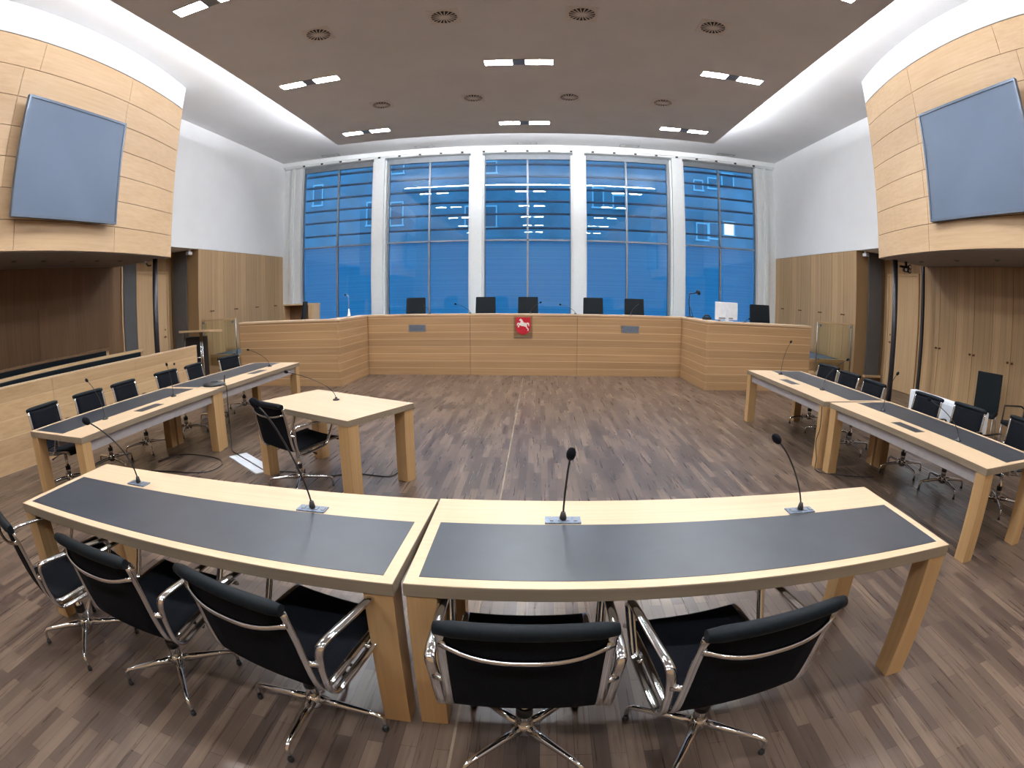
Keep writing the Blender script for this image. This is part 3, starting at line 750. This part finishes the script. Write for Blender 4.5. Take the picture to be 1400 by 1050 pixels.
# ------------------------------------------------------------------ microphones
def mic(label, base, head, group, plate=None, heavy=None, bend=.45):
    if heavy is None: heavy = 1. if plate is not None else .72
    t = thing('gooseneck_microphone', label, 'microphone', base, 0, group)
    if plate is not None:
        a, w = plate
        p = obj('socket_plate', MB().box(-w/2, w/2, -.035, .035, .0005, .008, Matrix.Rotation(a, 4, 'Z'), bev=.002), 'socket', t)
        pin = MB()
        for k in range(4): pin.box(-w/2+.03+k*.035-.008, -w/2+.03+k*.035+.008, -.018, .018, .008, .011, Matrix.Rotation(a, 4, 'Z'))
        obj('socket_ports', pin, 'grey_frame', p)
    obj('mic_base', MB().lathe([(.034, .0), (.034, .010), (.014, .016), (.012, .03)] if plate is None else [(.016, .007), (.016, .02), (.010, .045)], seg=14), 'black_plastic', t)
    hv = Vector(head)-Vector(base)
    p1 = Vector((hv.x*.02, hv.y*.02, hv.z*bend)); p2 = Vector((hv.x*.55, hv.y*.55, hv.z*.82))
    pts = bez((0, 0, .02), p1, p2, hv)
    obj('gooseneck', MB().tube(pts, .0045*heavy, seg=8), 'black_plastic', t)
    dirv = (pts[-1]-pts[-2]).normalized(); q = Vector((0, 0, 1)).rotation_difference(dirv).to_matrix().to_4x4()
    r = .021*heavy
    obj('windscreen', MB().lathe([(r*.45, -.004), (r*.85, r*.3), (r, r), (r*.95, r*1.6), (r*.6, r*2.3), (r*.15, r*2.5)], seg=14, mat=Matrix.Translation(pts[-1]) @ q), 'fabric', t)
    return t
GM = 'gooseneck microphones on the front tables'
mic('gooseneck microphone on the left front table, nearest its free end', (-1.97, 2.22, TZ), (-2.14, 2.03, 1.14), GM, (aL, .15))
mic('gooseneck microphone on the left front table, nearest the joint', (-.75, 2.18, TZ), (-.93, 2.08, 1.26), GM, (aL, .15), bend=.25)
mic('gooseneck microphone on the right front table, nearest the joint', (.43, 2.185, TZ), (.452, 2.18, 1.035), GM, (aR, .16), bend=.3)
mic('gooseneck microphone on the right front table, nearest its free end', (1.61, 2.19, TZ), (1.47, 2.26, 1.075), GM, (aR, .15), bend=.3)
GM = 'gooseneck microphones on the left desks'
mic('thin gooseneck microphone on the left row, nearest the camera', (-3.74, 3.59, TZ), (-3.83, 3.48, 1.12), GM)
mic('thin gooseneck microphone on the left row, near the desk joint', (-3.72, 4.76, TZ), (-3.755, 4.73, 1.09), GM)
mic('thin gooseneck microphone on the left row, nearest the bench', (-3.70, 7.17, TZ), (-3.97, 7.01, 1.01), GM)
GM = 'gooseneck microphones on the right desks'
mic('thin gooseneck microphone on the right row, nearest the bench', (3.71, 6.80, TZ), (3.81, 6.75, 1.19), GM)
mic('thin gooseneck microphone on the right row, second from the bench', (3.72, 5.60, TZ), (3.96, 5.45, 1.12), GM)
mic('thin gooseneck microphone on the right row, second from the camera', (3.81, 4.40, TZ), (3.90, 4.33, 1.12), GM)
mic('thin gooseneck microphone on the right row, nearest the camera', (3.85, 3.21, TZ), (3.62, 3.44, 1.04), GM)
mic('gooseneck microphone on the plain witness table', (-1.63, 4.78, TZ), (-2.05, 4.58, 1.04), 'microphone on the witness table')
GM = 'gooseneck microphones on the bench'
for (bx, bz), (hx, hz), l in (((-2.05, 1.31), (-2.23, 1.53), 'small microphone on the bench before the chair at the second window'), ((-1.16, 1.31), (-1.48, 1.54), 'small microphone on the bench left of the left middle pillar'), ((.14, 1.31), (.34, 1.57), 'small microphone on the bench before the centre chair'), ((1.10, 1.31), (.80, 1.53), 'small microphone on the bench left of the right middle pillar'), ((2.31, 1.31), (2.52, 1.59), 'small microphone on the bench before the chair at the fourth window')):
    mic(l, (bx, 11.46, FH), (hx, 11.58, hz-.03), GM, heavy=.9)
mic('small microphone on the right bench wing beside the white monitor', (4.36, 9.86, FH), (4.5, 10.0, 1.37), GM, heavy=.9)

# ------------------------------------------------------------------ things on the bench wings and desks
t = thing('monitor', 'white computer monitor seen from behind on the right bench wing', 'monitor', (3.95, 9.86, FH), .06)
obj('screen_shell', MB().box(-.24, .24, -.02, .03, .03, .37, bev=.012), 'offwhite', t)
obj('stand_neck', MB().box(-.03, .03, -.05, -.021, .0, .22), 'offwhite', t)
obj('stand_foot', MB().box(-.11, .11, -.10, .06, 0, .012, bev=.004), 'offwhite', t)
pt = MB()
pt.box(-.17, .135, -.024, -.02, .05, .075)
obj('ports', pt, 'grey_frame', t)
t = thing('desk_lamp', 'black angled desk lamp on the right bench wing near the corner', 'lamp', (3.92-.44, 10.62, 1.27), 0)
t.location = (3.60, 11.25, FH)
obj('lamp_base', MB().lathe([(.09, 0), (.09, .015), (.02, .03)], seg=18), 'black_plastic', t)
obj('lamp_arm', MB().tube([(.0, 0, .02), (-.03, .0, .30), (-.025, 0, .50), (.0, 0, .535)], .011).tube([(-.03, 0, .505), (.14, 0, .54)], .011).tube([(.07, .0, .0), (.0, 0, .22)], .008), 'black_plastic', t)
obj('lamp_head', MB().lathe([(.035, -.02), (.062, .0), (.062, .03), (.03, .05)], seg=16, mat=Matrix.Translation((.17, 0, .54)) @ Matrix.Rotation(radians(60), 4, 'Y')), 'black_plastic', t)
t = thing('telephone', 'small black telephone on the right bench wing between lamp and monitor', 'telephone', (3.70, 10.35, FH), .3)
obj('phone_body', MB().prism([(-.07, -.06), (.07, -.06), (.07, .06), (-.07, .06)], 0, .05), 'black_plastic', t)
obj('handset', MB().tube([(-.07, 0, .06), (-.05, 0, .085), (.05, 0, .085), (.07, 0, .06)], .016), 'black_plastic', t)
t = thing('table_lamp', 'slim lamp with white conical foot on the left bench wing', 'lamp', (-3.60, 10.55, FH), 0)
obj('lamp_foot', MB().lathe([(.045, 0), (.030, .05), (.012, .17)], seg=16), 'white_enamel', t)
obj('lamp_stem', MB().tube([(0, 0, .16), (0, 0, .40), (-.02, 0, .45), (-.07, 0, .47)], .005), 'steel', t)
obj('lamp_head', MB().ball((-.08, 0, .465), .022), 'black_plastic', t)
t = thing('oak_cabinet', 'open fronted oak cabinet behind the left bench wing beside the window', 'cabinet', (-5.96, 13.15, .505), 0)
obj('side_panel', MB().box(-.47, -.44, -.2, .2, 0, 1.06), 'oak_z', t); obj('side_panel', MB().box(.30, .47, -.2, .2, 0, 1.06), 'oak_z', t)
obj('cabinet_top', MB().box(-.48, .48, -.21, .21, 1.06, 1.10), 'oak_x', t)
obj('back_panel', MB().box(-.44, .30, .17, .19, 0, 1.06), 'dark_oak', t)
obj('shelf', MB().box(-.44, .30, -.19, .17, .62, .65), 'oak_x', t)
t = thing('conference_phone', 'flat black conference phone on the left desk row near the joint', 'conference phone', (-3.62, 5.50, TZ+.001), .4)
obj('phone_base', MB().lathe([(.15, 0), (.155, .012), (.13, .03), (.06, .042)], seg=24), 'black_plastic', t)
obj('speaker_dome', MB().lathe([(.055, .041), (.05, .052), (.02, .058)], seg=20), 'dark_steel', t)
obj('phone_antenna', MB().tube([(.13, .05, .02), (.14, .055, .11)], .008), 'black_plastic', t)
t = tag(obj('phone_cord', MB().tube(smooth_path([(-3.47, 5.47, TZ+.012), (-3.42, 5.45, TZ+.010), (-3.385, 5.44, TZ-.01), (-3.38, 5.43, .5), (-3.38, 5.42, .12), (-3.36, 5.38, .01), (-3.22, 5.20, .008), (-3.05, 5.08, .008)]), .006), 'black_plastic'), 'black cord hanging from the conference phone over the desk edge', 'cord')

# lectern beyond the left gallery parapet
t = thing('lectern', 'dark lectern with oak top and steel posts behind the left parapet end', 'lectern', (-6.2, 8.72, 0), 0)
obj('lectern_top', MB().box(-.38, .40, -.25, .25, -.02, .02, Matrix.Translation((0, 0, 1.225)) @ Matrix.Rotation(radians(-4), 4, 'X'), bev=.004), 'oak_x', t)
obj('lectern_body', MB().box(-.32, .06, -.10, .18, 0.05, 1.12), 'black_plastic', t)
for x in (-.345, .09, .135):
    obj('post', MB().tube([(x, -.12, 0), (x, -.12, 1.21)], .018), 'chrome', t)
obj('cross_bar', MB().tube([(-.345, -.12, .72), (.135, -.12, .72)], .012), 'chrome', t)
obj('foot_plate', MB().box(-.36, .30, -.22, .24, 0, .04), 'dark_steel', t)

# ------------------------------------------------------------------ left gallery parapet and benches
def px_(y): return -5.60-(y-6.2)**2/32.
ys = [2.3+5.6*i/30 for i in range(31)]
t = thing('gallery_parapet', 'long curved oak parapet in front of the left gallery benches', 'parapet', (0, 0, 0))
for a, b in ((2.3, 4.35), (4.35, 6.05), (6.05, 7.9)):
    yy = [a+.003+(b-a-.006)*i/10 for i in range(11)]
    obj('parapet_panel', MB().prism([(px_(y), y) for y in yy]+[(px_(y)-.05, y) for y in yy[::-1]], 0, 1.01), 'parapet', t)
obj('parapet_cap', MB().prism([(px_(y)+.004, y) for y in ys]+[(px_(y)-.06, y) for y in ys[::-1]], 1.01, 1.03), 'table_top', t)
obj('screw_cap', MB().lathe([(.022, 0), (.022, .012)], mat=Matrix.Translation((px_(7.1)+.002, 7.1, .80)) @ Matrix.Rotation(pi/2, 4, 'Y')), 'dark_steel', t)
def gbench(label, x, y1, ztop, rail='oak_y'):
    t = thing('gallery_bench', label, 'bench', (x, 0, 0), 0, 'gallery benches under the left balcony')
    obj('bench_rail', MB().box(-.06, .03, 2.0, y1, ztop-.045, ztop, bev=.006), rail, t)
    obj('back_cushion', MB().box(.0, .05, 2.0, y1-.12, ztop-.22, ztop-.046, bev=.012), 'leather', t)
    obj('back_board', MB().box(-.05, -.001, 2.0, y1, .05, ztop-.046), 'oak_y', t)
    obj('seat_cushion', MB().box(.05, .48, 2.0, y1-.12, ztop-.62, ztop-.53, bev=.02), 'leather', t)
    obj('seat_base', MB().box(.0, .44, 2.0, y1-.05, 0.0, ztop-.63), 'oak_y', t)
gbench('gallery bench in the first row just behind the curved parapet', -6.80, 7.55, 1.03)
gbench('gallery bench in the second row against the dark rear wall', -7.52, 7.25, 1.10, 'dark_oak')

# glass guards on the dais edge
for s, w in ((-1, 'left'), (1, 'right')):
    t = thing('glass_guard', 'low glass guard with slim rail on the %s dais edge' % w, 'glass guard', (s*7.04, 10.62, 0), 0, 'glass guards beside the dais steps')
    obj('glass_panel', MB().box(-.50, .50, -.006, .006, .26, 1.37), 'guard_glass', t)
    obj('top_rail', MB().box(-.51, .51, -.014, .014, 1.35, 1.385), 'oak_x', t)
    for z in (.55, 1.30):
        for x in (-.44, .44): obj('clamp', MB().box(x-.025, x+.025, -.02, .02, z-.025, z+.025), 'steel', t)
    obj('post', MB().tube([(-s*.50, .03, .24), (-s*.50, .03, 1.37)], .012), 'steel', t)
    obj('post', MB().tube([(s*.50, .03, .24), (s*.50, .03, 1.37)], .012), 'steel', t)

# white case behind the right desks
t = thing('equipment_case', 'flat white case standing on end behind the right desk chairs', 'case', (5.33, 4.87, 0), 0)
obj('case_shell', MB().box(-.06, .06, -.76, .76, .06, .755, bev=.015), 'offwhite', t)
obj('case_panel', MB().box(-.075, -.06, -.30, .02, .44, .715, bev=.004), 'pale_metal', t)
for y in (-.6, .6): obj('case_foot', MB().box(-.14, .14, y-.04, y+.04, 0, .06), 'black_plastic', t)

# floor hatch and cables
t = thing('floor_hatch', 'open pale metal floor socket hatch beside the witness table', 'floor hatch', (-2.76, 4.85, 0), radians(-36))
obj('hatch_plate', MB().box(-.40, .40, -.115, -.01, 0, .014, bev=.002), 'pale_metal', t)
obj('hatch_plate', MB().box(-.40, .40, .01, .115, 0, .014, bev=.002), 'pale_metal', t)
obj('hatch_slot', MB().box(-.40, .40, -.01, .01, 0, .008), 'black_plastic', t)
tag(obj('floor_cable', MB().tube(smooth_path([(-3.98, 4.6, .006), (-3.83, 4.93, .006), (-3.34, 4.93, .006), (-3.09, 4.74, .006), (-3.09, 4.47, .006), (-3.29, 4.37, .006), (-3.55, 4.34, .006), (-3.9, 4.25, .006)]), .006), 'black_plastic'), 'black looped cable lying on the floor under the left desk', 'cable')
tag(obj('floor_cable', MB().tube(smooth_path([(-2.36, 4.66, .006), (-2.1, 4.68, .006), (-1.8, 4.62, .006), (-1.45, 4.75, .006), (-1.12, 4.72, .006), (-1.05, 4.9, .006)]), .006), 'black_plastic'), 'black cable lying on the floor under the witness table', 'cable')
tag(obj('desk_cable', MB().tube(smooth_path([(3.33, 4.93, .68), (3.325, 4.91, .45), (3.32, 4.95, .30), (3.32, 4.89, .12), (3.30, 4.80, .008), (3.55, 4.62, .006), (3.9, 4.5, .006)]), .005), 'black_plastic'), 'black cable running down the joint legs of the right desks', 'cable')
t = thing('junction_box', 'small black device with orange light under the left desk end nearest the bench', 'device', (-3.62, 7.2, .60), 0)
obj('device_body', MB().box(-.10, .10, -.05, .05, .0, .03, bev=.006), 'black_plastic', t)
obj('device_bracket', MB().box(-.02, .02, -.02, .02, .03, .085), 'black_plastic', t)
obj('indicator_light', MB().ball((.105, -.02, .015), .010), 'indicator', t)

# ------------------------------------------------------------------ world, camera, colour
w = bpy.data.worlds.new('dusk'); S.world = w; w.use_nodes = True
w.node_tree.nodes['Background'].inputs[0].default_value = (.11, .54, .95, 1)
w.node_tree.nodes['Background'].inputs[1].default_value = 4.4

cam = bpy.data.cameras.new('camera'); co = bpy.data.objects.new('camera', cam); COL.objects.link(co)
cx, h, pitch, yaw, roll, k1 = 0.310415, 1.728378, 0.168488, -0.049212, -0.001403, 0.0013680
import json
def basis(xx, uu, f):
    x = xx*cos(roll)+uu*sin(roll); up = -xx*sin(roll)+uu*cos(roll)
    y = f*cos(pitch)+up*sin(pitch); z = -f*sin(pitch)+up*cos(pitch)
    return Vector((x*cos(yaw)+y*sin(yaw), -x*sin(yaw)+y*cos(yaw), z))
r_, u_, f_ = basis(1, 0, 0), basis(0, 1, 0), basis(0, 0, 1)
Rm = Matrix((r_, u_, -f_)).transposed().to_4x4()
co.matrix_world = Matrix.Translation((cx, 0, h)) @ Rm
cam.sensor_width = 36.; cam.sensor_fit = 'HORIZONTAL'
cam.lens = 36./1400./k1
cam.type = 'PANO'
tgt = cam if hasattr(cam, 'panorama_type') else cam.cycles
tgt.panorama_type = 'FISHEYE_EQUISOLID'
tgt.fisheye_lens = 36./1400./k1
tgt.fisheye_fov = pi
cam.clip_start = .01; cam.clip_end = 200
S.camera = co

S.view_settings.view_transform = 'Standard'; S.view_settings.look = 'None'
S.view_settings.exposure = 0.; S.view_settings.gamma = 1.; S.view_settings.use_curve_mapping = False
try:
    S.cycles.use_denoising = True; S.cycles.max_bounces = 10; S.cycles.diffuse_bounces = 6; S.cycles.glossy_bounces = 4
    S.cycles.transparent_max_bounces = 12; S.cycles.sample_clamp_indirect = 6.; S.cycles.caustics_reflective = False; S.cycles.caustics_refractive = False
except Exception: pass
